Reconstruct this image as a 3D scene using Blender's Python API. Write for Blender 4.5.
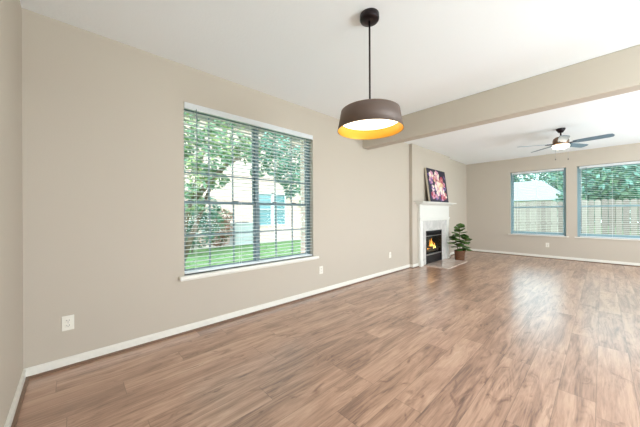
import bpy, bmesh, math, random
from mathutils import Vector, Matrix
random.seed(7)
for o in list(bpy.data.objects): bpy.data.objects.remove(o)
S = bpy.context.scene
COL = S.collection
PI = math.pi

# ------------------------------------------------------------------ camera
F_PX = 262.8
CAM = Vector((2.91, 0.0, 1.214))
TH = math.atan2(282, 262.8)
ROLL = math.atan2(2.5, 527)
cd = bpy.data.cameras.new('camera'); cam = bpy.data.objects.new('camera', cd); COL.objects.link(cam)
cd.sensor_width = 36; cd.lens = F_PX / 640 * 36; cd.clip_start = 0.03; cd.clip_end = 300
cd.shift_y = -0.15 / 640
cam.matrix_world = (Matrix.Translation(CAM) @ Matrix.Rotation(TH, 4, 'Z') @ Matrix.Rotation(PI/2, 4, 'X')
                    @ Matrix.Rotation(-ROLL, 4, 'Z'))
S.camera = cam

# ------------------------------------------------------------------ world, sun, large lights, exposure
w = bpy.data.worlds.new('world'); S.world = w; w.use_nodes = True
nt = w.node_tree; bg = nt.nodes['Background']
sky = nt.nodes.new('ShaderNodeTexSky'); sky.sky_type = 'HOSEK_WILKIE'
sky.turbidity = 6; sky.ground_albedo = 0.4; sky.sun_direction = Vector((0.7, -0.55, 0.95)).normalized()
mixw = nt.nodes.new('ShaderNodeMixRGB'); mixw.inputs[0].default_value = 0.75
mixw.inputs[2].default_value = (0.86, 0.94, 1.0, 1)
nt.links.new(sky.outputs[0], mixw.inputs[1]); nt.links.new(mixw.outputs[0], bg.inputs[0])
bg.inputs[1].default_value = 5.4

def lamp(name, kind, loc, energy, color=(1,1,1), size=1, size_y=None, rot=(0,0,0)):
    l = bpy.data.lights.new(name, kind); l.energy = energy; l.color = color
    if kind == 'AREA':
        l.size = size
        if size_y: l.shape = 'RECTANGLE'; l.size_y = size_y
    elif kind == 'POINT': l.shadow_soft_size = size
    o = bpy.data.objects.new(name, l); COL.objects.link(o); o.location = loc; o.rotation_euler = rot
    return o
sun = lamp('sun', 'SUN', (0,0,20), 1.3, (1,0.97,0.92)); sun.data.angle = 0.02
sun.rotation_euler = Vector((0.7,-0.55,0.95)).to_track_quat('Z','Y').to_euler()
YN_ = -0.283
# added fill lamps, set at made-up windows in the unseen walls
FILL_TINT = (0.86, 0.94, 1.0)
lamp('fill_lamp_dining', 'AREA', (6.05, 2.4, 1.5), 36, FILL_TINT, 1.7, 2.0, (0, PI/2, 0))
lamp('fill_lamp_living', 'AREA', (6.05, 6.6, 1.5), 50, FILL_TINT, 1.7, 2.0, (0, PI/2, 0))
lamp('fill_lamp_near', 'AREA', (5.15, YN_-.03, 1.5), 42, FILL_TINT, 1.4, 1.7, (PI/2+.35, 0, 0))  # added fill for header and ceiling, tilted up from the near wall
lamp('ceiling_fill_dining', 'AREA', (5.85, 2.4, .9), 125, (.80,.91,1.0), .9, 2.4, (0, PI/2+.85, 0))  # added lamp inside the room, aimed up to brighten the ceiling
lamp('ceiling_fill_living', 'AREA', (5.85, 6.6, .9), 95, (.80,.91,1.0), .9, 2.4, (0, PI/2+.85, 0))  # second added ceiling fill, living side
S.view_settings.view_transform = 'Standard'
try: S.view_settings.look = 'None'
except Exception: pass
S.view_settings.gamma = 1; S.view_settings.use_curve_mapping = False
S.view_settings.exposure = 0.3

# ------------------------------------------------------------------ helpers
def s2l(c):
    return tuple((v/255/12.92 if v/255 <= .04045 else ((v/255+.055)/1.055)**2.4) for v in c) + (1,)
MATS = {}
def mat(name, rgb, rough=0.5, metal=0, bump=0, bscale=200, vary=0, vscale=5, emit=None, estr=0, spec=0.5):
    m = bpy.data.materials.new(name); m.use_nodes = True
    n = m.node_tree; b = n.nodes['Principled BSDF']
    b.inputs['Base Color'].default_value = s2l(rgb); b.inputs['Roughness'].default_value = rough
    b.inputs['Metallic'].default_value = metal; b.inputs['Specular IOR Level'].default_value = spec
    tc = n.nodes.new('ShaderNodeTexCoord')
    if vary:
        no = n.nodes.new('ShaderNodeTexNoise'); no.inputs['Scale'].default_value = vscale; no.inputs['Detail'].default_value = 4
        n.links.new(tc.outputs['Object'], no.inputs['Vector'])
        mx = n.nodes.new('ShaderNodeMixRGB')
        c = s2l(rgb); mx.inputs[1].default_value = tuple(v*(1-vary) for v in c[:3])+(1,)
        mx.inputs[2].default_value = tuple(min(1,v*(1+vary)) for v in c[:3])+(1,)
        n.links.new(no.outputs[0], mx.inputs[0]); n.links.new(mx.outputs[0], b.inputs['Base Color'])
    if bump:
        no = n.nodes.new('ShaderNodeTexNoise'); no.inputs['Scale'].default_value = bscale
        n.links.new(tc.outputs['Object'], no.inputs['Vector'])
        bp = n.nodes.new('ShaderNodeBump'); bp.inputs['Strength'].default_value = bump; bp.inputs['Distance'].default_value = 0.01
        n.links.new(no.outputs[0], bp.inputs['Height']); n.links.new(bp.outputs[0], b.inputs['Normal'])
    if emit:
        b.inputs['Emission Color'].default_value = s2l(emit); b.inputs['Emission Strength'].default_value = estr
    MATS[name] = m
    return m

def nodes(m): return m.node_tree, m.node_tree.nodes, m.node_tree.links
class MB:
    def __init__(s): s.bm = bmesh.new()
    def box(s, x0, x1, y0, y1, z0, z1, mi=0):
        vs = [s.bm.verts.new(p) for p in [(x0,y0,z0),(x1,y0,z0),(x1,y1,z0),(x0,y1,z0),(x0,y0,z1),(x1,y0,z1),(x1,y1,z1),(x0,y1,z1)]]
        for f in [(0,3,2,1),(4,5,6,7),(0,1,5,4),(1,2,6,5),(2,3,7,6),(3,0,4,7)]:
            fc = s.bm.faces.new([vs[i] for i in f]); fc.material_index = mi
        return s
    def poly(s, pts, mi=0):
        fc = s.bm.faces.new([s.bm.verts.new(p) for p in pts]); fc.material_index = mi
        return s
    def lathe(s, prof, c=(0,0,0), n=32, mi=0, cap=True, axis='z'):
        rings = []
        for r, z in prof:
            ring = []
            for k in range(n):
                a = 2*PI*k/n
                p = (r*math.cos(a), r*math.sin(a), z)
                if axis == 'y': p = (p[0], p[2], p[1])
                if axis == 'x': p = (p[2], p[0], p[1])
                ring.append(s.bm.verts.new((c[0]+p[0], c[1]+p[1], c[2]+p[2])))
            rings.append(ring)
        for a, b in zip(rings, rings[1:]):
            for k in range(n):
                f = s.bm.faces.new([a[k], a[(k+1)%n], b[(k+1)%n], b[k]]); f.material_index = mi; f.smooth = True
        if cap:
            f = s.bm.faces.new(rings[0][::-1]); f.material_index = mi
            f = s.bm.faces.new(rings[-1]); f.material_index = mi
        return s
    def tube(s, pts, r, n=8, mi=0):
        pts = [Vector(p) for p in pts]
        if not isinstance(r, (list, tuple)): r = [r]*len(pts)
        rings = []
        for i, p in enumerate(pts):
            d = (pts[min(i+1, len(pts)-1)] - pts[max(i-1, 0)]).normalized()
            u = d.cross(Vector((0,0,1)) if abs(d.z) < .9 else Vector((1,0,0))).normalized(); v = d.cross(u)
            rings.append([s.bm.verts.new(p + (u*math.cos(2*PI*k/n) + v*math.sin(2*PI*k/n))*r[i]) for k in range(n)])
        for a, b in zip(rings, rings[1:]):
            for k in range(n):
                f = s.bm.faces.new([a[k], a[(k+1)%n], b[(k+1)%n], b[k]]); f.smooth = True; f.material_index = mi
        f = s.bm.faces.new(rings[0][::-1]); f.material_index = mi
        f = s.bm.faces.new(rings[-1]); f.material_index = mi
        return s
    def prism(s, prof, a0, a1, axis='y', mi=0):
        """extrude 2D profile (p,q) along axis: 'y' -> (p,a,q); 'x' -> (a,p,q)"""
        def P(p, q, a): return (p, a, q) if axis == 'y' else (a, p, q)
        A = [s.bm.verts.new(P(p, q, a0)) for p, q in prof]; B = [s.bm.verts.new(P(p, q, a1)) for p, q in prof]
        n = len(prof)
        for k in range(n):
            f = s.bm.faces.new([A[k], A[(k+1)%n], B[(k+1)%n], B[k]]); f.material_index = mi
        s.bm.faces.new(A[::-1]).material_index = mi; s.bm.faces.new(B).material_index = mi
        return s
    def build(s, name, m, parent=None, bevel=0, offset=None):
        bmesh.ops.recalc_face_normals(s.bm, faces=s.bm.faces) if not getattr(s, 'raw', 0) else None
        me = bpy.data.meshes.new(name); s.bm.to_mesh(me); s.bm.free()
        for mm in (m if isinstance(m, (list, tuple)) else [m]): me.materials.append(mm)
        o = bpy.data.objects.new(name, me); COL.objects.link(o)
        if parent:
            o.parent = parent
            root = parent
            off = Vector(parent.location)
            while root.parent: root = root.parent; off += root.location
            me.transform(Matrix.Translation(-off)) if not getattr(s, 'local', 0) else None
        if bevel:
            b = o.modifiers.new('bevel', 'BEVEL'); b.width = bevel; b.segments = 2; b.limit_method = 'ANGLE'
        return o
def struct(o): o['kind'] = 'structure'; return o
def thing(name, label, cat, loc=(0,0,0), group=None):
    o = bpy.data.objects.new(name, None); COL.objects.link(o); o.location = loc; o.empty_display_size = .1
    o['label'] = label; o['category'] = cat
    if group: o['group'] = group
    return o
def tag(o, label, cat, group=None):
    o['label'] = label; o['category'] = cat
    if group: o['group'] = group
    return o
def localmb():
    m = MB(); m.local = 1; return m

# ------------------------------------------------------------------ materials
WALL = mat('wall_paint', (190,179,164), 0.75, bump=.05, bscale=90, vary=.015, vscale=2)
CEIL = mat('ceiling_paint', (243,246,246), 0.85, bump=.12, bscale=60)
TRIM = mat('white_trim_paint', (232,228,218), 0.35)
MANT = mat('mantel_white_paint', (226,224,216), 0.35)
WHITE = mat('white_vinyl', (226,229,230), 0.4)
SLAT = mat('blind_slat_white', (242,242,242), 0.45)
PLATE = mat('outlet_plastic', (232,227,215), 0.35)
DARK = mat('black_slot', (25,22,20), 0.6)
SHOE = mat('stained_shoe_moulding', (120,92,72), 0.45, vary=.25, vscale=30)
FRAME = mat('window_frame_grey_green', (92,112,116), 0.45)
FRAMEB = mat('window_frame_teal', (140,170,178), 0.45)
BRONZE = mat('dark_bronze_metal', (38,28,30), 0.38, metal=.6)
SHADE = mat('brown_metal_shade', (98,86,80), 0.5, metal=.3)
GOLD = mat('gold_shade_lining', (228,168,52), 0.4, metal=.35)
DIFF = mat('lit_white_diffuser', (255,250,240), 0.5, emit=(255,240,212), estr=2.6)
FANL = mat('lit_fan_globe', (255,252,245), 0.5, emit=(255,246,228), estr=5)
BLADE = mat('fan_blade_grey', (92,116,132), 0.35)
NICKEL = mat('fan_motor_bronze', (120,96,76), 0.35, metal=.5)
BLACK = mat('firebox_black_metal', (20,18,22), 0.4, metal=.2)
SOOT = mat('sooty_firebrick', (40,36,36), 0.9, vary=.4, vscale=12)
LOGM = mat('ceramic_log', (92,66,48), 0.9, bump=.6, bscale=25, vary=.4, vscale=15)
FLAME = mat('gas_flame', (255,160,60), 0.5, emit=(255,160,60), estr=1.5)
FLAME2 = mat('gas_flame_core', (255,225,140), 0.5, emit=(255,215,130), estr=2.4)
STEEL = mat('brushed_steel_trim', (170,168,168), 0.3, metal=.7)
BASKET = mat('woven_basket', (140,92,56), 0.8)
def weave():
    n, N, L = nodes(BASKET); tc = N.new('ShaderNodeTexCoord')
    br = N.new('ShaderNodeTexBrick'); sp = N.new('ShaderNodeSeparateXYZ'); L.new(tc.outputs['Object'], sp.inputs[0]); cb = N.new('ShaderNodeCombineXYZ')
    an = N.new('ShaderNodeMath'); an.operation = 'ARCTAN2'; L.new(sp.outputs[1], an.inputs[0]); L.new(sp.outputs[0], an.inputs[1])
    L.new(an.outputs[0], cb.inputs[0]); L.new(sp.outputs[2], cb.inputs[1]); L.new(cb.outputs[0], br.inputs['Vector'])
    br.inputs['Scale'].default_value = 1; br.inputs['Brick Width'].default_value = .26; br.inputs['Row Height'].default_value = .02; br.inputs['Mortar Size'].default_value = .003
    br.inputs['Color1'].default_value = s2l((136,92,60)); br.inputs['Color2'].default_value = s2l((110,72,46)); br.inputs['Mortar'].default_value = s2l((70,42,26))
    L.new(br.outputs[0], N['Principled BSDF'].inputs['Base Color'])
    bp = N.new('ShaderNodeBump'); bp.inputs['Strength'].default_value = .8; bp.inputs['Distance'].default_value = .006; bp.invert = True
    L.new(br.outputs['Fac'], bp.inputs['Height']); L.new(bp.outputs[0], N['Principled BSDF'].inputs['Normal'])
weave()
SOIL = mat('potting_soil', (48,34,26), 0.95)
STEM = mat('plant_stem', (84,62,38), 0.8)
LEAF = mat('fig_leaf', (68,100,38), 0.4, vary=.45, vscale=9)
CANVAS = mat('canvas_edge', (196,184,164), 0.8)

def math_node(n, op, a=None, b=None, clamp=False):
    nd = n.nodes.new('ShaderNodeMath'); nd.operation = op; nd.use_clamp = clamp
    for i, v in enumerate((a, b)):
        if v is None: continue
        if isinstance(v, (int, float)): nd.inputs[i].default_value = v
        else: n.links.new(v, nd.inputs[i])
    return nd.outputs[0]

def floor_mat():
    m = bpy.data.materials.new('wood_plank_floor'); m.use_nodes = True
    n, N, L = nodes(m); b = N['Principled BSDF']
    tc = N.new('ShaderNodeTexCoord'); sx = N.new('ShaderNodeSeparateXYZ'); L.new(tc.outputs['Object'], sx.inputs[0])
    X, Y = sx.outputs[0], sx.outputs[1]
    px = math_node(n, 'DIVIDE', X, 0.18); row = math_node(n, 'FLOOR', px); fx = math_node(n, 'FRACT', px)
    wn = N.new('ShaderNodeTexWhiteNoise'); wn.noise_dimensions = '1D'; L.new(row, wn.inputs['W'])
    py = math_node(n, 'ADD', math_node(n, 'DIVIDE', Y, 1.22), math_node(n, 'MULTIPLY', wn.outputs[0], 7.3))
    colm = math_node(n, 'FLOOR', py); fy = math_node(n, 'FRACT', py)
    cb = N.new('ShaderNodeCombineXYZ'); L.new(row, cb.inputs[0]); L.new(colm, cb.inputs[1])
    wn2 = N.new('ShaderNodeTexWhiteNoise'); wn2.noise_dimensions = '2D'; L.new(cb.outputs[0], wn2.inputs['Vector'])
    pid = wn2.outputs[0]
    # grain coordinates
    def gv(sx_, sy_, zoff):
        c = N.new('ShaderNodeCombineXYZ')
        L.new(math_node(n, 'MULTIPLY', X, sx_), c.inputs[0]); L.new(math_node(n, 'MULTIPLY', Y, sy_), c.inputs[1])
        L.new(math_node(n, 'ADD', math_node(n, 'MULTIPLY', pid, 37.0), zoff), c.inputs[2]); return c.outputs[0]
    def noise(vec, scale, det, dist=0, rough=.55):
        t = N.new('ShaderNodeTexNoise'); t.inputs['Scale'].default_value = scale; t.inputs['Detail'].default_value = det
        t.inputs['Distortion'].default_value = dist; t.inputs['Roughness'].default_value = rough; L.new(vec, t.inputs['Vector']); return t.outputs[0]
    big = noise(gv(5.0, .5, 0), 1.0, 2, .5)          # broad figure
    fine = noise(gv(120, 5.0, 9), 1.0, 6, .3, .7)        # fine streaks
    mid = noise(gv(15, 1.6, 5), 1.0, 5, 1.0, .6)
    patch = noise(gv(2.2, .8, 31), 1.0, 2, .2)
    rings = math_node(n, 'FRACT', math_node(n, 'MULTIPLY', big, 22.0))
    rings = math_node(n, 'ABSOLUTE', math_node(n, 'SUBTRACT', rings, 0.5))
    rmask = math_node(n, 'MULTIPLY', math_node(n, 'SUBTRACT', patch, 0.47), 7.0, True)
    rings = math_node(n, 'MULTIPLY', math_node(n, 'SUBTRACT', math_node(n, 'MULTIPLY', rings, 3.2, True), .8), rmask)
    ln = noise(gv(26, 1.5, 47), 1.0, 3, .9)
    ln = math_node(n, 'ABSOLUTE', math_node(n, 'SUBTRACT', math_node(n, 'FRACT', math_node(n, 'MULTIPLY', ln, 5.0)), .5))
    ln = math_node(n, 'SUBTRACT', 1.0, math_node(n, 'MULTIPLY', ln, 9.0, True))
    ln = math_node(n, 'MULTIPLY', ln, math_node(n, 'MULTIPLY', math_node(n, 'SUBTRACT', noise(gv(3.5, 1.6, 61), 1.0, 2), .40), 4.0, True))
    t1 = math_node(n, 'ADD', math_node(n, 'MULTIPLY', mid, 0.60), math_node(n, 'MULTIPLY', fine, 0.32))
    t1 = math_node(n, 'ADD', t1, .05)
    t1 = math_node(n, 'ADD', t1, math_node(n, 'MULTIPLY', rings, 0.07))
    t1 = math_node(n, 'ADD', t1, math_node(n, 'MULTIPLY', math_node(n, 'SUBTRACT', pid, 0.5), 0.10))
    t1 = math_node(n, 'SUBTRACT', t1, math_node(n, 'MULTIPLY', ln, .075))
    cr = N.new('ShaderNodeValToRGB'); L.new(t1, cr.inputs[0])
    e = cr.color_ramp.elements
    e[0].position = .26; e[0].color = s2l((92,66,54)); e[1].position = .76; e[1].color = s2l((212,178,156))
    for p, c in ((.38,(132,98,80)), (.49,(172,133,110)), (.60,(196,157,132))):
        q = e.new(p); q.color = s2l(c)
    kn = noise(gv(11, 4.0, 21), 1.0, 3, 1.2)
    kmask = math_node(n, 'MULTIPLY', math_node(n, 'SUBTRACT', kn, 0.60), 8.0, True)
    mx = N.new('ShaderNodeMixRGB'); mx.blend_type = 'MULTIPLY'; L.new(math_node(n, 'MULTIPLY', kmask, .7), mx.inputs[0])
    L.new(cr.outputs[0], mx.inputs[1]); mx.inputs[2].default_value = s2l((140,104,90))
    # seams
    def edge(f, wid): 
        a = math_node(n, 'MINIMUM', f, math_node(n, 'SUBTRACT', 1.0, f)); return math_node(n, 'LESS_THAN', a, wid)
    seam = math_node(n, 'MAXIMUM', edge(fx, .010), edge(fy, .0015))
    mx2 = N.new('ShaderNodeMixRGB'); mx2.blend_type = 'MULTIPLY'; L.new(math_node(n, 'MULTIPLY', seam, .45), mx2.inputs[0])
    L.new(mx.outputs[0], mx2.inputs[1]); mx2.inputs[2].default_value = s2l((90,64,52))
    L.new(mx2.outputs[0], b.inputs['Base Color'])
    ro = math_node(n, 'ADD', math_node(n, 'MULTIPLY', fine, .10), .30); L.new(ro, b.inputs['Roughness'])
    bp = N.new('ShaderNodeBump'); bp.inputs['Strength'].default_value = .12; bp.inputs['Distance'].default_value = .003
    L.new(math_node(n, 'SUBTRACT', t1, seam), bp.inputs['Height']); L.new(bp.outputs[0], b.inputs['Normal'])
    b.inputs['Specular IOR Level'].default_value = .8; b.inputs['Coat Weight'].default_value = .6; b.inputs['Coat Roughness'].default_value = .22; b.inputs['Coat IOR'].default_value = 1.6
    return m
FLOOR = floor_mat()

def marble(name, base, vein, sc=3.0, amt=.6, tile=None):
    m = bpy.data.materials.new(name); m.use_nodes = True; n, N, L = nodes(m); b = N['Principled BSDF']
    tc = N.new('ShaderNodeTexCoord'); t = N.new('ShaderNodeTexNoise'); t.inputs['Scale'].default_value = sc
    t.inputs['Detail'].default_value = 6; t.inputs['Distortion'].default_value = 1.2; L.new(tc.outputs['Object'], t.inputs['Vector'])
    v = math_node(n, 'ABSOLUTE', math_node(n, 'SUBTRACT', t.outputs[0], .5))
    v = math_node(n, 'SUBTRACT', 1.0, math_node(n, 'MULTIPLY', v, 9.0, True))
    mx = N.new('ShaderNodeMixRGB'); L.new(math_node(n, 'MULTIPLY', v, amt), mx.inputs[0])
    mx.inputs[1].default_value = s2l(base); mx.inputs[2].default_value = s2l(vein); L.new(mx.outputs[0], b.inputs['Base Color'])
    b.inputs['Roughness'].default_value = .2
    return m
MARB = marble('grey_veined_marble', (206,202,196), (178,175,171))
HEARTH = marble('hearth_marble', (208,188,174), (176,156,144), 4, .5)

def glass_mat():
    m = bpy.data.materials.new('window_glass'); m.use_nodes = True; n, N, L = nodes(m)
    for x in list(N):
        if x.type == 'BSDF_PRINCIPLED': N.remove(x)
    tr = N.new('ShaderNodeBsdfTransparent'); tr.inputs[0].default_value = (.88,.95,.945,1)
    gl = N.new('ShaderNodeBsdfGlossy'); gl.inputs['Roughness'].default_value = .02
    ge = N.new('ShaderNodeNewGeometry'); dp = N.new('ShaderNodeVectorMath'); dp.operation = 'DOT_PRODUCT'
    L.new(ge.outputs['Incoming'], dp.inputs[0]); L.new(ge.outputs['Normal'], dp.inputs[1])
    ac_ = math_node(n, 'SUBTRACT', 1.0, math_node(n, 'ABSOLUTE', dp.outputs['Value']), True)
    fr = math_node(n, 'ADD', math_node(n, 'MULTIPLY', math_node(n, 'POWER', ac_, 5.0), .4), .003)
    mx = N.new('ShaderNodeMixShader'); L.new(fr, mx.inputs[0]); L.new(tr.outputs[0], mx.inputs[1]); L.new(gl.outputs[0], mx.inputs[2])
    L.new(mx.outputs[0], N['Material Output'].inputs[0]); return m
GLASS = glass_mat()
def add_translucent(m, fac, rgb):
    n, N, L = nodes(m); out = N['Material Output']; src = out.inputs[0].links[0].from_socket
    t = N.new('ShaderNodeBsdfTranslucent'); t.inputs[0].default_value = s2l(rgb)
    mx = N.new('ShaderNodeMixShader'); mx.inputs[0].default_value = fac
    L.new(src, mx.inputs[1]); L.new(t.outputs[0], mx.inputs[2]); L.new(mx.outputs[0], out.inputs[0])
add_translucent(SLAT, .35, (235,240,240)); add_translucent(SHADE, .05, (255,215,170)); add_translucent(GOLD, .2, (255,220,150))

def brick_mat():
    m = bpy.data.materials.new('pale_brick'); m.use_nodes = True; n, N, L = nodes(m); b = N['Principled BSDF']
    tc = N.new('ShaderNodeTexCoord'); mp = N.new('ShaderNodeMapping'); mp.inputs['Rotation'].default_value = (PI/2, 0, PI/2)
    sp = N.new('ShaderNodeSeparateXYZ'); cb = N.new('ShaderNodeCombineXYZ'); L.new(tc.outputs['Object'], sp.inputs[0])
    L.new(math_node(n, 'ADD', sp.outputs[0], sp.outputs[1]), cb.inputs[0]); L.new(sp.outputs[2], cb.inputs[1])
    br = N.new('ShaderNodeTexBrick'); L.new(cb.outputs[0], br.inputs['Vector']); br.inputs['Scale'].default_value = 1
    br.inputs['Brick Width'].default_value = .23; br.inputs['Row Height'].default_value = .078; br.inputs['Mortar Size'].default_value = .008
    br.inputs['Color1'].default_value = s2l((228,196,184)); br.inputs['Color2'].default_value = s2l((218,180,168)); br.inputs['Mortar'].default_value = s2l((232,222,212))
    L.new(br.outputs[0], b.inputs['Base Color']); b.inputs['Roughness'].default_value = .9
    return m
BRICK = brick_mat()
GRASS = mat('lawn_grass', (112,144,92), 0.95, bump=1, bscale=120, vary=.35, vscale=3)
BLADEG = mat('grass_blades', (118,154,98), 0.8, vary=.3, vscale=2)
CONC = mat('concrete', (206,200,190), 0.9, vary=.08)
FENCES = [mat('weathered_fence_wood_%d' % i, c, 0.9, vary=.2, vscale=4) for i, c in enumerate(((164,150,144),(150,136,131),(176,163,157)))]
RAILW = mat('fence_rail_wood', (128,120,108), 0.9, vary=.2)
ROOFG = mat('pale_shingle_roof', (138,141,144), 0.9, vary=.06, vscale=8)
SIDING = mat('pale_siding', (206,200,190), 0.8)
BARK = mat('tree_bark', (112,98,82), 0.9, bump=.5, bscale=30, vary=.3)
TL1 = mat('tree_leaf_green', (104,140,108), 0.6, vary=.5, vscale=1.5)
TL2 = mat('tree_leaf_teal', (100,144,130), 0.6, vary=.5, vscale=1.5)
TL3 = mat('tree_leaf_light', (150,168,108), 0.6, vary=.4, vscale=2)
RED = mat('shrub_leaf_russet', (150,104,84), 0.7, vary=.4, vscale=4)
ACM = mat('air_conditioner_grey', (212,218,220), 0.5)

# ------------------------------------------------------------------ room shell
H = 2.74; YN = -0.283; YF = 9.13; XR = 6.0
def wall_x(name, xa, xb, y0, y1, holes, z1=H):          # wall slab normal to x with rectangular holes (y0,y1,z0,z1)
    m = MB(); ys = y0
    for hy0, hy1, hz0, hz1 in sorted(holes):
        m.box(xa, xb, ys, hy0, 0, z1); m.box(xa, xb, hy0, hy1, 0, hz0); m.box(xa, xb, hy0, hy1, hz1, z1); ys = hy1
    m.box(xa, xb, ys, y1, 0, z1)
    return struct(m.build(name, WALL))
def wall_y(name, ya, yb, x0, x1, holes, z1=H):
    m = MB(); xs = x0
    for hx0, hx1, hz0, hz1 in sorted(holes):
        m.box(xs, hx0, ya, yb, 0, z1); m.box(hx0, hx1, ya, yb, 0, hz0); m.box(hx0, hx1, ya, yb, hz1, z1); xs = hx1
    m.box(xs, x1, ya, yb, 0, z1)
    return struct(m.build(name, WALL))
W1 = (0.815, 2.575, 0.585, 2.365)          # main window: y0 y1 z0 z1
W2 = (1.12, 2.29, 0.60, 2.35); W3 = (2.49, 3.66, 0.60, 2.35)
struct(MB().box(-.2, XR+.15, YN-.15, YF+.15, -.1, 0).build('floor', FLOOR))
struct(MB().box(-.2, XR+.15, YN-.15, YF+.15, H, H+.12).build('ceiling', CEIL))
wall_x('wall_left', -.16, 0, YN, 5.42, [W1])
# fireplace breast and the recess beyond it
wl = struct(MB().box(-.16, .07, 5.42, 5.93, 0, H).box(-.16, .07, 6.90, 7.5, 0, H).box(-.16, .07, 5.93, 6.90, .82, H).box(-.16,.07,5.93,6.90,0,.02).build('wall_breast', WALL))
struct(MB().box(-.19, -.03, 7.5, YF, 0, H).build('wall_alcove', WALL))
wall_y('wall_far', YF, YF+.15, -.19, XR+.15, [W2, W3])
wall_y('wall_near', YN-.15, YN, -.16, XR+.15, [(4.45,5.85,.65,2.35)])
wall_x('wall_right', XR, XR+.15, YN, YF, [(1.4,3.4,.65,2.35), (5.6,7.6,.65,2.35)])
struct(MB().box(0, XR, 3.76, 3.94, 2.37, H).build('trim_1', WALL, bevel=.012))    # dropped header between the two rooms

def baseboard(name, segs):
    """segs: list of (x0,y0,x1,y1,nx,ny) runs with inward normal"""
    m = MB(); sh = MB()
    for x0, y0, x1, y1, nx, ny in segs:
        t = .014; t2 = .016
        for mb, h, ta, tb in ((m, .068, 0, t), (m, .078, 0, t*.55), (sh, .018, t, t+t2), ):
            mb.box(min(x0+nx*ta, x1+nx*tb), max(x0+nx*ta, x1+nx*tb), min(y0+ny*ta, y1+ny*tb), max(y0+ny*ta, y1+ny*tb), 0, h)
    if name == 'baseboard_breast': sh.box(.084, .10, 5.39, 5.41, 0, .018)
    o = struct(m.build(name, TRIM)); sh.build('shoe_moulding', SHOE, o); return o
baseboard('baseboard_left', [(0, YN, 0, 5.42, 1, 0)])
baseboard('baseboard_near', [(0, YN, XR, YN, 0, 1)])
baseboard('baseboard_breast', [(0.0, 5.42, .084, 5.42, 0, -1), (.07, 5.41, .07, 5.66, 1, 0), (.07, 7.30, .07, 7.5, 1, 0)])
baseboard('baseboard_alcove', [(-.03, 7.5, -.03, YF, 1, 0)])
baseboard('baseboard_far', [(-.03, YF, XR, YF, 0, -1)])
baseboard('baseboard_right', [(XR, YN, XR, YF, -1, 0)])

# ------------------------------------------------------------------ main window
def window_main():
    y0, y1, z0, z1 = W1; xi, xo = -.085, -.125
    w = struct(MB().box(xo-.01, xi+.01, y0, y0+.012, z0, z1).box(xo-.01, xi+.01, y1-.04, y1, z0, z1).box(xo-.01, xi+.01, y0+.012, y1-.04, z1-.04, z1)
               .build('window_1', FRAME))
    MB().box(xo-.01, xi+.01, y0+.012, y1-.04, z0, z0+.03).build('bottom_frame', WHITE, w)
    MB().box(xo-.012, xi+.012, 1.668, 1.712, z0+.03, z1-.04).build('mullion', FRAME, w)
    for a, b in ((y0+.012, 1.668), (1.712, y1-.04)):
        # lower sash and upper sash
        for nm, c, d, rows in (('lower_sash', z0+.03, 1.355, 2), ('upper_sash', 1.325, z1-.04, 3)):
            x0_, x1_ = (xi-.022, xi) if nm == 'lower_sash' else (xo, xo+.018)
            fr = .022; m = MB()
            m.box(x0_, x1_, a, a+fr, c, d).box(x0_, x1_, b-fr, b, c, d).box(x0_, x1_, a+fr, b-fr, c, c+.014).box(x0_, x1_, a+fr, b-fr, d-fr, d)
            for k in (1, 2):
                yy = a+(b-a)*k/3; m.box(x0_+.004, x1_-.004, yy-.008, yy+.008, c+fr, d-fr)
            for k in range(1, rows):
                zz = c+(d-c)*k/rows; m.box(x0_+.005, x1_-.005, a+fr, b-fr, zz-.008, zz+.008)
            s = m.build(nm, FRAME, w)
            xm = (x0_+x1_)/2
            MB().box(xm-.001, xm+.001, a+fr, b-fr, c+fr, d-fr).build('glass', GLASS, s)
            if nm == 'lower_sash':
                for q in (.3, .7):
                    yy = a+(b-a)*q
                    MB().box(x1_-.012, x1_+.008, yy-.03, yy+.03, d, d+.014).build('sash_lock', BRONZE, s, bevel=.003)
    # white sill board with apron
    m = MB().box(-.085, .052, y0-.055, y1+.075, z0-.042, z0)
    m.build('window_sill', TRIM, w, bevel=.012)
    MB().box(0.0, .014, y0-.035, y1+.055, z0-.055, z0-.042).build('sill_apron', TRIM, w)
    return w
window_main()
def window_small(name, W):
    x0, x1, z0, z1 = W; ya, yb = YF+.08, YF+.115
    w = struct(MB().box(x0, x0+.035, ya-.02, yb, z0, z1).box(x1-.035, x1, ya-.02, yb, z0, z1).box(x0+.035, x1-.035, ya-.02, yb, z1-.035, z1)
               .box(x0+.035, x1-.035, ya-.02, yb, z0, z0+.04).build(name, FRAMEB))
    for nm, c, d, oy in (('lower_sash', z0+.04, 1.375, 0), ('upper_sash', 1.335, z1-.035, .016)):
        a, b = x0+.035, x1-.035; fr = .028; m = MB(); Y0, Y1 = ya+oy, ya+oy+.016
        m.box(a, a+fr, Y0, Y1, c, d).box(b-fr, b, Y0, Y1, c, d).box(a+fr, b-fr, Y0, Y1, c, c+fr+.012).box(a+fr, b-fr, Y0, Y1, d-fr-.008, d)
        s = m.build(nm, FRAMEB, w)
        MB().box(a+fr, b-fr, (Y0+Y1)/2-.001, (Y0+Y1)/2+.001, c+fr, d-fr).build('glass', GLASS, s)
    MB().box(x0-.05, x1+.05, YF-.04, YF+.06, z0-.024, z0).build('window_sill', TRIM, w, bevel=.005)
    return w
window_small('window_2', W2); window_small('window_3', W3)
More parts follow.
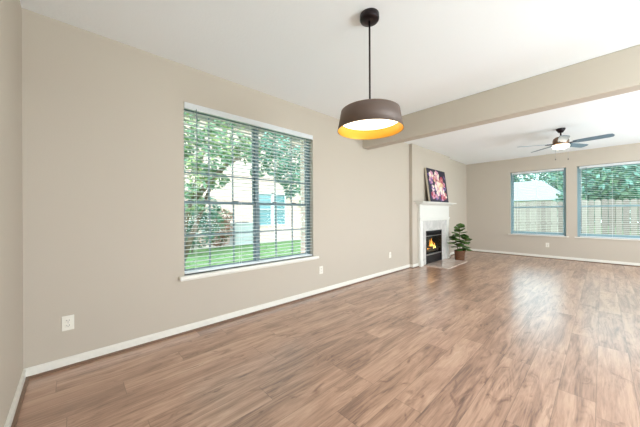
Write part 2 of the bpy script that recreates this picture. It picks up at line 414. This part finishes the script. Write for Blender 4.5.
def added_window_right(name, y0, y1):  # made-up window in the unseen right wall, goes with the fill lamps
    w = struct(MB().box(XR+.09, XR+.13, y0, y0+.05, .65, 2.35).box(XR+.09, XR+.13, y1-.05, y1, .65, 2.35).box(XR+.09, XR+.13, y0+.05, y1-.05, 2.3, 2.35)
       .box(XR+.09, XR+.13, y0+.05, y1-.05, .65, .7).box(XR+.09, XR+.13, (y0+y1)/2-.03, (y0+y1)/2+.03, .7, 2.3).build(name, FRAME))
    MB().box(XR-.03, XR+.09, y0-.05, y1+.05, .625, .65).build('window_sill', TRIM, w)
added_window_right('added_window_4', 1.4, 3.4); added_window_right('added_window_5', 5.6, 7.6)
def added_window_near(name, x0, x1):  # made-up window out of view in the near wall, for its fill lamp
    a, b = YN-.13, YN-.09
    w = struct(MB().box(x0, x0+.05, a, b, .65, 2.35).box(x1-.05, x1, a, b, .65, 2.35).box(x0+.05, x1-.05, a, b, 2.3, 2.35)
       .box(x0+.05, x1-.05, a, b, .65, .7).box((x0+x1)/2-.03, (x0+x1)/2+.03, a, b, .7, 2.3).build(name, FRAME))
    MB().box(x0-.05, x1+.05, YN-.09, YN+.03, .625, .65).build('window_sill', TRIM, w)
added_window_near('added_window_6', 4.45, 5.85)

# ------------------------------------------------------------------ blinds
def slat_prism(mb, axis, a0, a1, c, z, depth, tilt):
    dc, dz = depth/2*math.cos(tilt), depth/2*math.sin(tilt)
    n = 4; th = .0022
    top = []; bot = []
    for k in range(n+1):
        u = -1 + 2*k/n; crown = .0018*(1-u*u)
        top.append((c+u*dc, z+u*dz+crown+th/2)); bot.append((c+u*dc, z+u*dz+crown-th/2))
    mb.prism(top + bot[::-1], a0, a1, axis)
def blind(axis, a0, a1, c, z0, z1, label, wand_at, cord_at, sgn, val_h, pitch=.0435, tilt=.0):
    """sgn: direction (+/-) from the blind towards the room along the other axis"""
    loc = ((c, (a0+a1)/2, z0) if axis == 'y' else ((a0+a1)/2, c, z0))
    t = thing('window_blind', label, 'blind', loc)
    def B(m, p0, p1, q0, q1, r0, r1):     # p along span, q across
        q0, q1 = min(q0, q1), max(q0, q1)
        return m.box(q0, q1, p0, p1, r0, r1) if axis == 'y' else m.box(p0, p1, q0, q1, r0, r1)
    B(MB(), a0, a1, c+sgn*.034, c+sgn*.046, z1-val_h, z1).build('valance', SLAT, t, bevel=.004)
    B(MB(), a0+.004, a1-.004, c-.026, c+.026, z1-.05, z1-.003).build('head_rail', WHITE, t)
    m = MB(); z = z1-.085
    zs = []
    while z > z0+.05: slat_prism(m, axis, a0+.004, a1-.004, c, z, .050, tilt*sgn); zs.append(z); z -= pitch
    m.build('slats', SLAT, t)
    B(MB(), a0+.004, a1-.004, c-.025, c+.025, z0+.006, z0+.024).build('bottom_rail', WHITE, t, bevel=.004)
    n = 4 if a1-a0 > 1.4 else 3
    for k in range(n):
        p = a0+.12+(a1-a0-.24)*k/(n-1)
        m = MB()
        B(m, p-.0012, p+.0012, c+.0262, c+.0275, z0+.02, z1-.05); B(m, p-.0012, p+.0012, c-.0275, c-.0262, z0+.02, z1-.05)
        m.build('ladder_cord', SLAT, t)
    q = c+sgn*.062
    def P(p, q, z): return (q, p, z) if axis == 'y' else (p, q, z)
    if wand_at is not None:
        MB().tube([P(wand_at, c+sgn*.05, z1-val_h+.01), P(wand_at, q, z1-val_h-.03), P(wand_at, q, z1-val_h-.68)], .0048).build('tilt_wand', FRAME, t)
    if cord_at is not None:
        m = MB(); m.tube([P(cord_at, c+sgn*.036, z1-.06), P(cord_at, c+sgn*.045, z0+.25)], .0022)
        m.tube([P(cord_at+.012, c+sgn*.036, z1-.06), P(cord_at+.012, c+sgn*.045, z0+.25)], .0022)
        co = m.build('lift_cord', SLAT, t)
        mm = MB(); pp = P(cord_at+.006, c+sgn*.045, z0+.2); mm.lathe([(.003,.05),(.008,.03),(.009,0)], pp, 12); mm.build('tassel', WHITE, co)
    return t
blind('y', W1[0]+.005, W1[1]-.005, -.038, W1[2]+.002, W1[3]-.002, 'wide white slatted blind, half open, on the big window of the left wall', .935, None, 1, .065)
blind('x', W2[0]+.04, W2[1]-.04, YF+.03, W2[2]+.002, W2[3]-.01, 'white slatted blind on the far wall window nearer the fireplace', W2[0]+.085, None, -1, .05)
blind('x', W3[0]+.04, W3[1]-.04, YF+.03, W3[2]+.002, W3[3]-.01, 'white slatted blind on the far wall window cut by the right photo edge', W3[0]+.16, W3[0]+.07, -1, .05)

# ------------------------------------------------------------------ outlets
def outlet(loc, face, label):
    t = thing('wall_outlet', label, 'outlet', loc, None)
    def B(m, a0, a1, z0, z1, d0, d1):     # along wall, height, depth
        return m.box(d0, d1, a0, a1, z0, z1) if face == 'x' else m.box(a0, a1, -d1, -d0, z0, z1)
    m = localmb(); B(m, -.036, .036, -.058, .058, 0.0, .006); m.build('cover_plate', PLATE, t, bevel=.002)
    for s in (-1, 1):
        m = localmb(); B(m, -.017, .017, s*.02-.014, s*.02+.014, .005, .0085); so = m.build('socket', PLATE, t, bevel=.003)
        m = localmb()
        for d in (-.007, .007): B(m, d-.0013, d+.0013, s*.02-.003, s*.02+.007, .0075, .0092)
        B(m, -.002, .002, s*.02-.010, s*.02-.006, .0075, .0092)
        m.build('slots', DARK, so)
    m = localmb(); B(m, -.003, .003, -.003, .003, .005, .0075); m.build('screw', STEEL, t)
    return t
outlet((0, -.044, .35), 'x', 'white wall outlet on the left wall near the left corner')
outlet((0, 2.727, .355), 'x', 'white wall outlet on the left wall just right of the big window')
outlet((0, 4.63, .37), 'x', 'faint white wall outlet on the left wall near the fireplace breast')
outlet((1.925, YF, .35), 'y', 'small white wall outlet on the far wall under the first window')

# ------------------------------------------------------------------ fireplace
def fireplace():
    t = thing('fireplace', 'white mantel fireplace with grey marble facing and lit gas fire', 'fireplace', (.07, 6.44, 0))
    c = .07
    # shelf and crown moulding
    MB().box(c, .29, 5.50, 7.38, 1.445, 1.468).build('mantel_shelf', MANT, t, bevel=.004)
    prof = [(c,1.445),(.225,1.445),(.222,1.432),(.195,1.422),(.17,1.408),(.15,1.398),(.145,1.385),(c,1.385)]
    MB().prism(prof, 5.60, 7.35, 'y').build('crown_moulding', MANT, t)
    MB().box(c, .125, 5.66, 7.30, 1.10, 1.385).build('frieze', MANT, t, bevel=.003)
    MB().box(c, .145, 5.65, 7.31, 1.065, 1.10).box(c, .135, 5.655, 7.305, 1.03, 1.065).build('frieze_moulding', MANT, t, bevel=.004)
    for a, b in ((5.66, 5.80), (7.16, 7.30)):
        p = MB().box(c, .125, a, b, 0, 1.03).build('pilaster', MANT, t, bevel=.003)
        MB().box(.125, .138, a, b, 0, .11).build('plinth', MANT, p, bevel=.003)
        MB().box(.125, .129, a+.035, b-.035, .16, .98).build('raised_panel', MANT, p, bevel=.002)
    # marble facing
    oy0, oy1, oz1 = 5.965, 6.865, .79
    MB().box(c, .118, 5.80, oy0, 0, 1.03).box(c, .118, oy1, 7.16, 0, 1.03).box(c, .118, oy0, oy1, oz1, 1.03).build('marble_facing', MARB, t)
    MB().box(.118, .65, 5.85, 7.07, 0, .016).build('hearth_slab', HEARTH, t, bevel=.003)
    # firebox
    fb = MB().box(-.14, .07, oy0-.02, oy0, .03, oz1+.02).box(-.14, .07, oy1, oy1+.02, .03, oz1+.02).box(-.155, -.14, oy0-.02, oy1+.02, .03, oz1+.02)\
        .box(-.14, .07, oy0, oy1, .03, .21).box(-.14, .07, oy0, oy1, oz1, oz1+.02).build('firebox', SOOT, t)
    # metal face: frame, louvres, lower panel, glass
    f0, f1 = .085, .112
    MB().box(f0, f1, oy0, oy0+.035, 0.016, oz1).box(f0, f1, oy1-.035, oy1, 0.016, oz1).box(f0, f1+.012, oy0+.035, oy1-.035, oz1-.04, oz1)\
        .box(f0, f1, oy0+.035, oy1-.035, .016, .035).build('metal_frame', BLACK, t, bevel=.002)
    m = MB()
    for k in range(3):
        z = oz1-.06-k*.022; m.prism([(f0,z),(f0+.022,z-.012),(f0+.022,z-.016),(f0,z-.005)], oy0+.035, oy1-.035)
    m.box(f0-.012, f0, oy0+.035, oy1-.035, .665, oz1-.035)
    m.build('upper_louvre', BLACK, t)
    MB().box(f0, f0+.012, oy0+.035, oy1-.035, .035, .205).build('lower_panel', BLACK, t)
    MB().box(f0, f1+.004, oy0+.035, oy1-.035, .207, .232).build('steel_trim_strip', STEEL, t, bevel=.002)
    MB().box(f0, f1, oy0+.035, oy1-.035, .655, .672).build('steel_trim_strip', STEEL, t)
    MB().box(f0+.008, f0+.011, oy0+.035, oy1-.035, .232, .655).build('glass_front', GLASS, t)
    # log set
    ls = MB().box(-.13, .07, 6.14, 6.82, .21, .225)
    for k in range(9): ls.box(-.12, .065, 6.18+k*.07, 6.19+k*.07, .225, .26)
    ls = ls.build('grate', BLACK, t)
    rnd = random.Random(3)
    for (p0, p1, r) in (((.03,6.17,.29),(.02,6.80,.29),.036), ((-.09,6.18,.30),(-.07,6.80,.31),.045), ((-.07,6.25,.37),(.02,6.52,.355),.03), ((.03,6.42,.36),(-.09,6.70,.39),.03)):
        a, b = Vector(p0), Vector(p1); pts = []; rs = []
        for k in range(9):
            u = k/8; pts.append(a.lerp(b, u)+Vector((rnd.uniform(-.008,.008), 0, rnd.uniform(-.008,.008)))); rs.append(r*rnd.uniform(.85,1.12))
        MB().tube(pts, rs, 10).build('log', LOGM, ls)
    def flame(x, y, z, h, r, mt, nm):
        pts = []; rs = []
        for k in range(9):
            u = k/8; pts.append((x+.01*math.sin(u*5+y*30), y+.018*math.sin(u*4+y*50), z+u*h)); rs.append(max(.0015, r*math.sin(PI*min(1, .18+u*.82))**.8*(1-u*.55)))
        MB().tube(pts, rs, 8).build(nm, mt, ls)
    for k, (y, h) in enumerate(((6.29,.12),(6.34,.19),(6.39,.30),(6.44,.34),(6.50,.24),(6.56,.20),(6.62,.12))):
        flame(-.02+.02*(k%2), y+.09, .31, h*.8, .021, FLAME, 'flame')
        if 1 <= k <= 5: flame(-.0+.02*(k%2), y+.102, .31, h*.42, .014, FLAME2, 'flame')
    return t
fireplace()
lamp('fire_glow', 'POINT', (-.04, 6.5, .5), .6, (1,.5,.2), .06)

# ------------------------------------------------------------------ painting on the mantel
def painting():
    y0, y1 = 5.98, 7.03; h = .80; th = .045
    t = thing('canvas_painting', 'floral canvas painting of pink and white blooms leaning on the mantel', 'painting', (0.222, (y0+y1)/2, 1.4755))
    lean = math.atan2(.10, .79)
    t.rotation_euler = (0, -lean, 0)
    W = y1-y0
    m = localmb(); m.box(-th, 0, -W/2, W/2, 0, h); m.build('stretched_canvas', CANVAS, t, bevel=.003)
    cols = [(30,26,48),(210,150,170),(240,222,206),(190,104,110),(120,88,150),(46,66,52),(178,60,84),(60,52,92),(224,192,150)]
    mats = [mat('paint_%d' % i, c, .6, vary=.15, vscale=20) for i, c in enumerate(cols)]
    m = localmb(); m.box(0, .0015, -W/2, W/2, 0, h, 0)
    rnd = random.Random(11)
    def flower(y, z, r, ci, cc):
        lay = .0018
        for ring, (rr, n, pr) in enumerate(((r*.62, 7, r*.42), (r*.32, 6, r*.30))):
            for k in range(n):
                a = 2*PI*k/n + ring*.4 + y*9; cy, cz = y+rr*math.cos(a)*1.15, z+rr*math.sin(a)
                pts = []
                for j in range(9):
                    b = 2*PI*j/9; q = pr*(1+.18*math.sin(3*b+k))
                    Y = max(-W/2+.01, min(W/2-.01, cy+q*math.cos(b))); Z = max(.01, min(h-.01, cz+q*math.sin(b)))
                    pts.append((lay+ring*.0005+k*.00004, Y, Z))
                m.poly(pts, ci if (k+ring)%3 else cc)
        m.poly([(lay+.0012, y+r*.16*math.cos(2*PI*j/8), z+r*.16*math.sin(2*PI*j/8)) for j in range(8)], 8)
    for i in range(26):   # dark leaves
        y, z = rnd.uniform(-W/2+.08, W/2-.08), rnd.uniform(.06, h-.06); a = rnd.uniform(0, PI); l = rnd.uniform(.05,.11)
        pts = [(.00165+i*.000005, y+l*math.cos(a)*c1-l*.35*math.sin(a)*s1, z+l*math.sin(a)*c1+l*.35*math.cos(a)*s1) for c1, s1 in ((-1,0),(-.3,1),(.4,.8),(1,0),(.4,-.8),(-.3,-1))]
        pts = [(p[0], max(-W/2+.01,min(W/2-.01,p[1])), max(.01,min(h-.01,p[2]))) for p in pts]
        m.poly(pts, rnd.choice((4,5,7)))
    # photograph: y+ is the right-hand side of the picture
    for y, z, r, ci, cc in ((-.05,.38,.13,2,1),(.13,.40,.15,2,8),(.22,.27,.11,2,1),(-.02,.24,.10,2,1),(-.30,.64,.11,1,2),(.0,.66,.12,1,2),(-.14,.56,.08,3,8),
                            (-.36,.50,.09,4,1),(.24,.56,.09,3,6),(-.32,.16,.10,1,6),(.20,.13,.10,6,1),(.36,.16,.09,3,2),(-.14,.12,.08,1,4),(.05,.52,.08,2,3),(.36,.44,.07,1,6),(-.30,.33,.08,2,4)):
        flower(y, z, r, ci, cc)
    m.build('floral_paint', mats, t)
painting()

# ------------------------------------------------------------------ potted plant
def plant():
    cx, cy = .40, 7.27
    t = thing('potted_fiddle_leaf_fig', 'leafy green fig plant in a brown woven basket beside the hearth', 'plant', (cx, cy, 0))
    m = localmb(); prof = []
    for k in range(25):
        u = k/24; prof.append((.108+.022*u+.0035*math.cos(k*PI), u*.24))
    m.lathe(prof + [(.118,.24),(.112,.2)], (0,0,0), 40)
    m.build('basket', BASKET, t)
    localmb().lathe([(.113,.19),(.112,.2)], n=24).build('soil', SOIL, t)
    rnd = random.Random(5)
    st = localmb()
    paths = [[(0,0,.19),(.01,.0,.42),(-.01,.01,.62),(.0,.0,.84)], [(.02,.02,.19),(.07,.05,.36),(.12,.09,.55)], [(-.02,-.01,.19),(-.05,-.06,.38),(-.10,-.10,.58)]]
    for p in paths: st.tube(p, [.011,.009,.007,.005][:len(p)], 8)
    st.build('stem', STEM, t)
    def leaf(base, az, el, L, Wd):
        m = localmb(); n = 7; rows = []
        d = Vector((math.cos(az)*math.cos(el), math.sin(az)*math.cos(el), math.sin(el)))
        s = Vector((-math.sin(az), math.cos(az), 0)); up = s.cross(d)*-1
        for k in range(n+1):
            u = k/n; wv = Wd*(math.sin(PI*min(1,u**.8*.97+.03))**.7)*(.7+.5*u)
            c = Vector(base)+d*(L*u)-Vector((0,0,1))*(L*.30*u*u)
            rows.append([m.bm.verts.new(c+s*(wv*v)+up*(-abs(v)*wv*.30 + .008*math.sin(u*14)*abs(v))) for v in (-1,-.5,0,.5,1)])
        for a, b in zip(rows, rows[1:]):
            for j in range(4):
                f = m.bm.faces.new([a[j], a[j+1], b[j+1], b[j]]); f.smooth = True
        o = m.build('leaf', LEAF, t)
        so = o.modifiers.new('thickness', 'SOLIDIFY'); so.thickness = .0015
    k = 0
    for pi_, p in enumerate(paths):
        top = p[-1]; nleaf = (20, 9, 9)[pi_]
        for i in range(nleaf):
            u = .25+.75*(i/(nleaf-1)); seg = u*(len(p)-1); j = min(int(seg), len(p)-2); q = seg-j
            b = Vector(p[j]).lerp(Vector(p[j+1]), q)
            az = k*2.399+rnd.uniform(-.3,.3); el = -.15+u*.9 + rnd.uniform(-.15,.15)
            if i == nleaf-1: el = 1.1
            leaf(b, az, el, rnd.uniform(.20,.28)*(1.0 if u < .85 else .8), rnd.uniform(.09,.12)); k += 1
plant()

# ------------------------------------------------------------------ pendant lamp
def pendant():
    x, y = 1.694, 1.664
    t = thing('pendant_lamp', 'brown drum pendant lamp with gold lining hanging from the ceiling', 'lamp', (x, y, 1.85))
    zc = H-1.85
    m = localmb(); m.lathe([(.072,zc),(.073,zc-.035),(.068,zc-.045),(.030,zc-.05)]); m.build('canopy', BRONZE, t)
    m = localmb(); m.lathe([(.007,.14),(.007,zc-.045)], n=12); m.build('rod', BRONZE, t)
    m = localmb(); m.lathe([(.016,.15),(.016,.165),(.010,.18)], n=16); m.build('rod_collar', BRONZE, t)
    n = 64
    m = localmb(); m.lathe([(.005,.152),(.215,.152),(.222,.147),(.2495,0),(.2470,0)], n=n, cap=False); m.build('shade', SHADE, t)
    m = localmb(); m.lathe([(.2465,.0005),(.2335,.072),(.234,.074),(.2185,.143)], n=n, cap=False); m.build('gold_lining', GOLD, t)
    m = localmb(); m.lathe([(.227,.074),(.227,.078),(.2,.082)], n=n); m.build('diffuser', DIFF, t)
pendant()

# ------------------------------------------------------------------ ceiling fan
def fan():
    x, y = 2.40, 6.50
    z0 = 2.37
    t = thing('ceiling_fan', 'five blade ceiling fan with lit white globe in the living area', 'fan', (x, y, z0))
    zc = H-z0
    m = localmb(); m.lathe([(.068,zc),(.066,zc-.02),(.035,zc-.07),(.02,zc-.075)]); m.build('canopy', BRONZE, t)
    m = localmb(); m.lathe([(.012,.2),(.012,zc-.07)], n=12); m.build('downrod', BRONZE, t)
    m = localmb(); m.lathe([(.03,.225),(.07,.215),(.105,.19),(.115,.15),(.115,.105),(.095,.07),(.07,.062)]); m.build('motor_housing', NICKEL, t)
    m = localmb(); m.lathe([(.118,.065),(.122,.05),(.110,.022),(.075,.004),(.02,-.002)]); m.build('light_globe', FANL, t)
    F = Vector((-math.sin(TH), math.cos(TH), 0)); R = Vector((math.cos(TH), math.sin(TH), 0))
    for k in range(5):
        a = math.radians(-56+72*k); d = R*math.cos(a)+F*math.sin(a); s = Vector((-d.y, d.x, 0))
        pitch = math.radians(12)
        zb = .095
        sv = s*math.cos(pitch)-Vector((0,0,1))*math.sin(pitch); up = d.cross(sv)
        br = localmb(); 
        for q in (-1,1): br.tube([d*.10+s*.02*q+Vector((0,0,zb-.005)), d*.16+s*.04*q+Vector((0,0,zb-.006)), d*.22+s*.03*q+Vector((0,0,zb-.004))], .006, 6)
        br = br.build('blade_iron', BRONZE, t)
        m = localmb(); outline = [(.17,-.045),(.17,.045),(.22,.058),(.40,.066),(.60,.068),(.645,.055),(.66,.02),(.66,-.02),(.645,-.055),(.60,-.068),(.40,-.066),(.22,-.058)]
        th = .004; top = [m.bm.verts.new(d*r+sv*w_+up*th+Vector((0,0,zb))) for r, w_ in outline]; bot = [m.bm.verts.new(d*r+sv*w_-up*th+Vector((0,0,zb))) for r, w_ in outline]
        m.bm.faces.new(top); m.bm.faces.new(bot[::-1])
        for i in range(len(top)): j = (i+1)%len(top); m.bm.faces.new([top[i], bot[i], bot[j], top[j]])
        m.build('blade', BLADE, t)
    for q, l in ((-.115, .25), (.115, .245)):
        p = R*q+F*-.02
        m = localmb(); m.tube([(p.x,p.y,.07),(p.x,p.y,.07-l)],   .0022, 6); ch = m.build('pull_chain', STEEL, t)
        m = localmb(); m.lathe([(.003,0),(.007,-.012),(.007,-.022),(.003,-.03)], (p.x,p.y,.07-l), 12); m.build('chain_pull', BRONZE, ch)
fan()

# ------------------------------------------------------------------ outdoors
G = -.15
struct(MB().box(-40, 40, YN-12, 45, G-.2, G-.02).build('ground', GRASS)) if False else None
g = MB().box(-45, -.2, -14, 50, G-.2, G).box(-.2, 45, YF+.15, 50, G-.2, G).box(XR+.2, 45, -14, YF+.15, G-.2, G).build('ground', GRASS); struct(g)
def sun_block():
    m = MB(); m.box(-.75, XR+2.4, YN-.7, YF+.7, H+.12, H+.28); return struct(m.build('sun_block_roof', SIDING))  # unseen roof slab, overhang added to keep direct sun out
sun_block()
struct(MB().box(-.3,-.16, YN, W1[0], G, H+.12).box(-.3,-.16, W1[1], YF, G, H+.12).box(-.3,-.16, W1[0], W1[1], G, W1[2]-.02).box(-.3,-.16,W1[0],W1[1],W1[3],H+.12).build('wall_outer', BRICK))

# grass blades on the strip of lawn seen through the main window
def grass():
    m = MB(); rnd = random.Random(2)
    for i in range(14000):
        x = rnd.uniform(-7.4, -1.5); y = rnd.uniform(1.0, 9.5); h = rnd.uniform(.03,.07); a = rnd.uniform(0, PI); w_ = .006
        dx, dy = math.cos(a)*w_, math.sin(a)*w_; l = rnd.uniform(-.03,.03)
        m.poly([(x-dx,y-dy,G),(x+dx,y+dy,G),(x+l,y+l*.7,G+h)])
    m.raw = 1
    o = m.build('lawn_grass', BLADEG); tag(o, 'green grass blades of the lawn outside the big window', 'grass'); o['kind'] = 'stuff'
grass()
tag(MB().box(-8.48, -7.7, 3.0, 14.4, G, G+.02).build('concrete_strip', CONC, bevel=.01), 'pale concrete strip along the foot of the brick house', 'path')

def neighbour():
    t = thing('brick_house', 'pale brick neighbouring house seen through the big window', 'house', (-10.5, 6, G))
    y0, y1, z1 = -2, 14.5, 5.2; wy0, wy1, wz0, wz1 = 6.5, 8.17, .60, 2.25
    m = MB(); X0, X1 = -8.8, -8.5
    m.box(X0,X1,y0,wy0,G,z1).box(X0,X1,wy1,y1,G,z1).box(X0,X1,wy0,wy1,G,wz0).box(X0,X1,wy0,wy1,wz1,z1)
    m.box(-16,X0,y0,y0+.3,G,z1).box(-16,X0,y1-.3,y1,G,z1)
    m.build('brick_wall', BRICK, t)
    m = MB(); m.prism([(-8.1,5.2),(-8.1,5.32),(-12.2,7.1),(-16.3,5.32),(-16.3,5.2)], y0-.4, y1+.4, 'y'); m.build('roof', ROOFG, t)
    fr = MB().box(-8.58,-8.49,wy0,wy0+.06,wz0,wz1).box(-8.58,-8.49,wy1-.06,wy1,wz0,wz1).box(-8.58,-8.49,wy0,wy1,wz1-.06,wz1).box(-8.58,-8.47,wy0,wy1,wz0,wz0+.06)\
        .box(-8.58,-8.49,7.26,7.42,wz0,wz1).box(-8.57,-8.5,wy0,wy1,1.40,1.44).build('window', WHITE, t)
    gm = mat('neighbour_window_pane', (120,160,168), .15, spec=.8)
    for a, b in ((wy0+.06,7.26),(7.42,wy1-.06)): MB().box(-8.57,-8.545,a,b,wz0+.06,wz1-.06).build('pane', gm, fr)
neighbour()
def ac():
    t = thing('air_conditioner', 'grey boxy air conditioner unit against the brick house', 'air conditioner', (-7.95, 5.4, G+.02))
    x0,x1,y0,y1,z0,z1 = -8.3,-7.55,4.95,5.85,G+.03,.83
    MB().box(x0,x1,y0,y1,z0,z0+.05).box(x0,x1,y0,y1,z1-.06,z1).box(x0+.04,x1-.04,y0+.04,y1-.04,z0+.05,z1-.06).build('cabinet', ACM, t, bevel=.01)
    m = MB()
    for k in range(18):
        y = y0+.07+k*(y1-y0-.14)/17; m.box(x1-.04,x1-.015,y-.008,y+.008,z0+.05,z1-.06)
        x = x0+.07+k*(x1-x0-.14)/17; m.box(x-.006,x+.006,y0+.015,y0+.04,z0+.05,z1-.06)
    m.build('coil_grille', ACM, t)
    MB().lathe([(.3,z1),(.3,z1+.02),(.24,z1+.03)], ((x0+x1)/2,(y0+y1)/2,0), 24).build('fan_guard', BLACK, t)
ac()

def foliage(mb, blobs, n, size, rnd, droop=.3):
    tot = sum(b[3]**2 for b in blobs)
    for bx, by, bz, r in blobs:
        for i in range(int(n*r*r/tot)):
            v = Vector((rnd.gauss(0,1), rnd.gauss(0,1), rnd.gauss(0,1))).normalized()*r*rnd.uniform(.45,1)**.5
            c = Vector((bx,by,bz))+Vector((v.x,v.y,v.z*.85)); s = size*rnd.uniform(.6,1.3)
            d = Vector((rnd.gauss(0,1), rnd.gauss(0,1), rnd.gauss(-droop,.7))).normalized(); e = d.cross(Vector((rnd.gauss(0,1),rnd.gauss(0,1),rnd.gauss(0,1)))).normalized()
            mi = rnd.choice((0,0,1))
            mb.poly([c-d*s, c+e*s*.42-d*s*.1, c+d*s, c-e*s*.42-d*s*.1], mi)
def tree(name, label, base, trunks, blobs, n, size, mats_, seed, group=None, cat='tree'):
    rnd = random.Random(seed); t = thing(name, label, cat, base, group)
    m = MB()
    for p in trunks:
        k = len(p); m.tube(p, [p_r for p_r in [.09*(1-.75*i/(k-1)) for i in range(k)]] if cat == 'tree' else .015, 7)
    m.build('trunk' if cat == 'tree' else 'branches', BARK, t)
    m = MB(); m.raw = 1; foliage(m, blobs, n, size, rnd); m.build('foliage', mats_, t)
    return t
# tree in the side yard, left half of the main window, with drooping branches over the view
tree('garden_tree', 'leafy green tree in the side yard filling the upper left of the big window', (-4.6, 2.0, G),
     [[(-4.6,2.0,G),(-4.6,2.1,.8),(-4.5,2.3,1.8),(-4.3,2.6,3.2)], [(-4.6,2.0,G),(-4.8,2.5,1.0),(-4.9,2.9,2.0),(-4.8,3.5,3.0)], [(-4.5,2.3,1.6),(-4.2,3.1,2.6),(-4.0,4.1,3.2)]],
     [(-4.5,2.0,2.2,.75),(-4.4,2.6,2.9,.75),(-4.5,1.8,3.2,.8),(-4.4,3.1,3.3,.65),(-4.7,2.2,1.5,.45),(-4.2,3.7,3.1,.45),(-4.5,2.9,2.2,.35)], 2300, .095, [TL1, TL3], 1)
tree('garden_tree', 'tree with drooping blue-green branches before the middle of the big window', (-6.2, 9.6, G),
     [[(-6.2,9.6,G),(-6.2,9.4,1.6),(-6.0,8.6,3.3),(-5.6,7.4,4.1)], [(-6.0,8.6,3.3),(-5.4,6.3,3.9),(-5.0,4.9,3.7)]],
     [(-5.0,4.6,3.3,.5),(-5.2,5.4,3.0,.5),(-5.3,5.9,2.7,.5),(-5.4,6.3,2.3,.42),(-5.0,5.2,3.7,.55),(-5.4,6.6,3.4,.6),(-5.5,6.2,1.95,.2),(-5.0,4.5,2.6,.25)], 2300, .09, [TL2, TL1], 2)
tree('garden_tree', 'narrow green tree at the right edge of the big window', (-7.3, 8.6, G),
     [[(-7.3,8.6,G),(-7.3,8.6,1.2),(-7.3,8.55,2.8)]], [(-7.3,8.5,1.7,.34),(-7.3,8.55,2.3,.4),(-7.3,8.5,3.0,.42)], 1300, .075, [TL1, TL3], 3)
tree('garden_shrub', 'russet leaved shrub beside the air conditioner', (-7.6, 4.3, G),
     [[(-7.6,4.3,G),(-7.6,4.4,.9)],[(-7.6,4.3,G),(-7.7,4.1,1.0)],[(-7.6,4.3,G),(-7.5,4.55,1.1)]], [(-7.6,4.3,.55,.5),(-7.6,4.4,1.1,.4),(-7.6,4.2,.2,.35)], 1300, .06, [RED, TL1], 4, cat='shrub')
tree('garden_shrub', 'dense green shrub at the lower left of the big window', (-6.6, 2.9, G),
     [[(-6.6,2.9,G),(-6.6,2.9,1.2)],[(-6.6,2.9,G),(-6.6,3.3,1.4)]], [(-6.6,3.1,.5,.55),(-6.6,2.8,1.1,.6),(-6.6,3.4,1.4,.5),(-6.6,2.6,.4,.5),(-6.5,3.5,.9,.45),(-6.4,2.4,1.3,.5)], 3300, .065, [TL2, TL1], 5, cat='shrub')

# back fence
def fence():
    Yf = 13.0; top = 1.63
    t = thing('wooden_fence', 'weathered grey board fence across the yard behind the far windows', 'fence', (2.5, Yf, G))
    rnd = random.Random(9); x = -5.0; i = 0
    proto = None
    while i < 96:
        wd = .145; z1 = top+rnd.uniform(-.02,.02); m = MB()
        m.prism([(x,G+.02),(x+wd,G+.02),(x+wd,z1-.03),(x+wd-.03,z1),(x+.03,z1),(x,z1-.03)], 0, .018, 'y')
        for v in m.bm.verts: v.co.y += Yf
        m.build('board', FENCES[rnd.choice((0,0,1,1,2))], t); x += .158; i += 1
    for z in (.15, .8, 1.42): MB().box(-5, 9.6, Yf+.02, Yf+.06, z-.045, z+.045).build('rail', RAILW, t)
    for px in (-4.8,-2.4,.0,2.4,4.8,7.2,9.4): MB().box(px-.045, px+.045, Yf+.06, Yf+.15, G, top+.05).build('post', RAILW, t)
fence()
def backhouse():
    t = thing('house_beyond_fence', 'low house with pale grey hip roof beyond the back fence', 'house', (-2, 26, G))
    x0, x1, y0, y1, ze = -9.5, 1.6, 22.0, 31, 2.0
    MB().box(x0+.5,x1-.5,y0+.5,y1-.5,G,ze).build('wall', SIDING, t)
    rx0, rx1, ry, rz = -6.0, .2, 25.0, 3.55
    m = MB()
    A=(x0,y0,ze);B=(x1,y0,ze);C_=(x1,y1,ze);D_=(x0,y1,ze);E=(rx0,ry,rz);F_=(rx1-.3,ry,rz)
    m.poly([A,B,F_,E]).poly([B,C_,F_]).poly([C_,D_,E,F_]).poly([D_,A,E]).poly([A,D_,C_,B])
    bmesh.ops.remove_doubles(m.bm, verts=m.bm.verts, dist=.001)
    m.build('roof', ROOFG, t)
backhouse()
rnd = random.Random(21)
specs = [(-4.3,34,5.8,'tall green tree behind the left end of the pale roof'), (.9,36.5,6.2,'green tree rising behind the pale roof'), (5.4,29,5.4,'bushy teal green tree right of the pale roof'),
         (3.2,18,4.0,'big teal green tree filling the right-hand far window'), (7.9,19.5,4.3,'tree at the far right beyond the fence'), (12.5,22,4.8,'outermost right tree beyond the fence')]
for i, (x, y, h, lb) in enumerate(specs):
    r = h*.42
    tree('background_tree', lb, (x,y,G), [[(x,y,G),(x+.1,y,h*.4),(x,y,h*.75)]],
         [(x+rnd.uniform(-1,1)*r*.7, y+rnd.uniform(-.6,.6)*r, h*.28+rnd.random()*h*.55, r*rnd.uniform(.45,.7)) for _ in range(13)], 8500, .13 if y < 24 else .19, [TL2, TL1], 40+i, 'trees beyond the back fence')
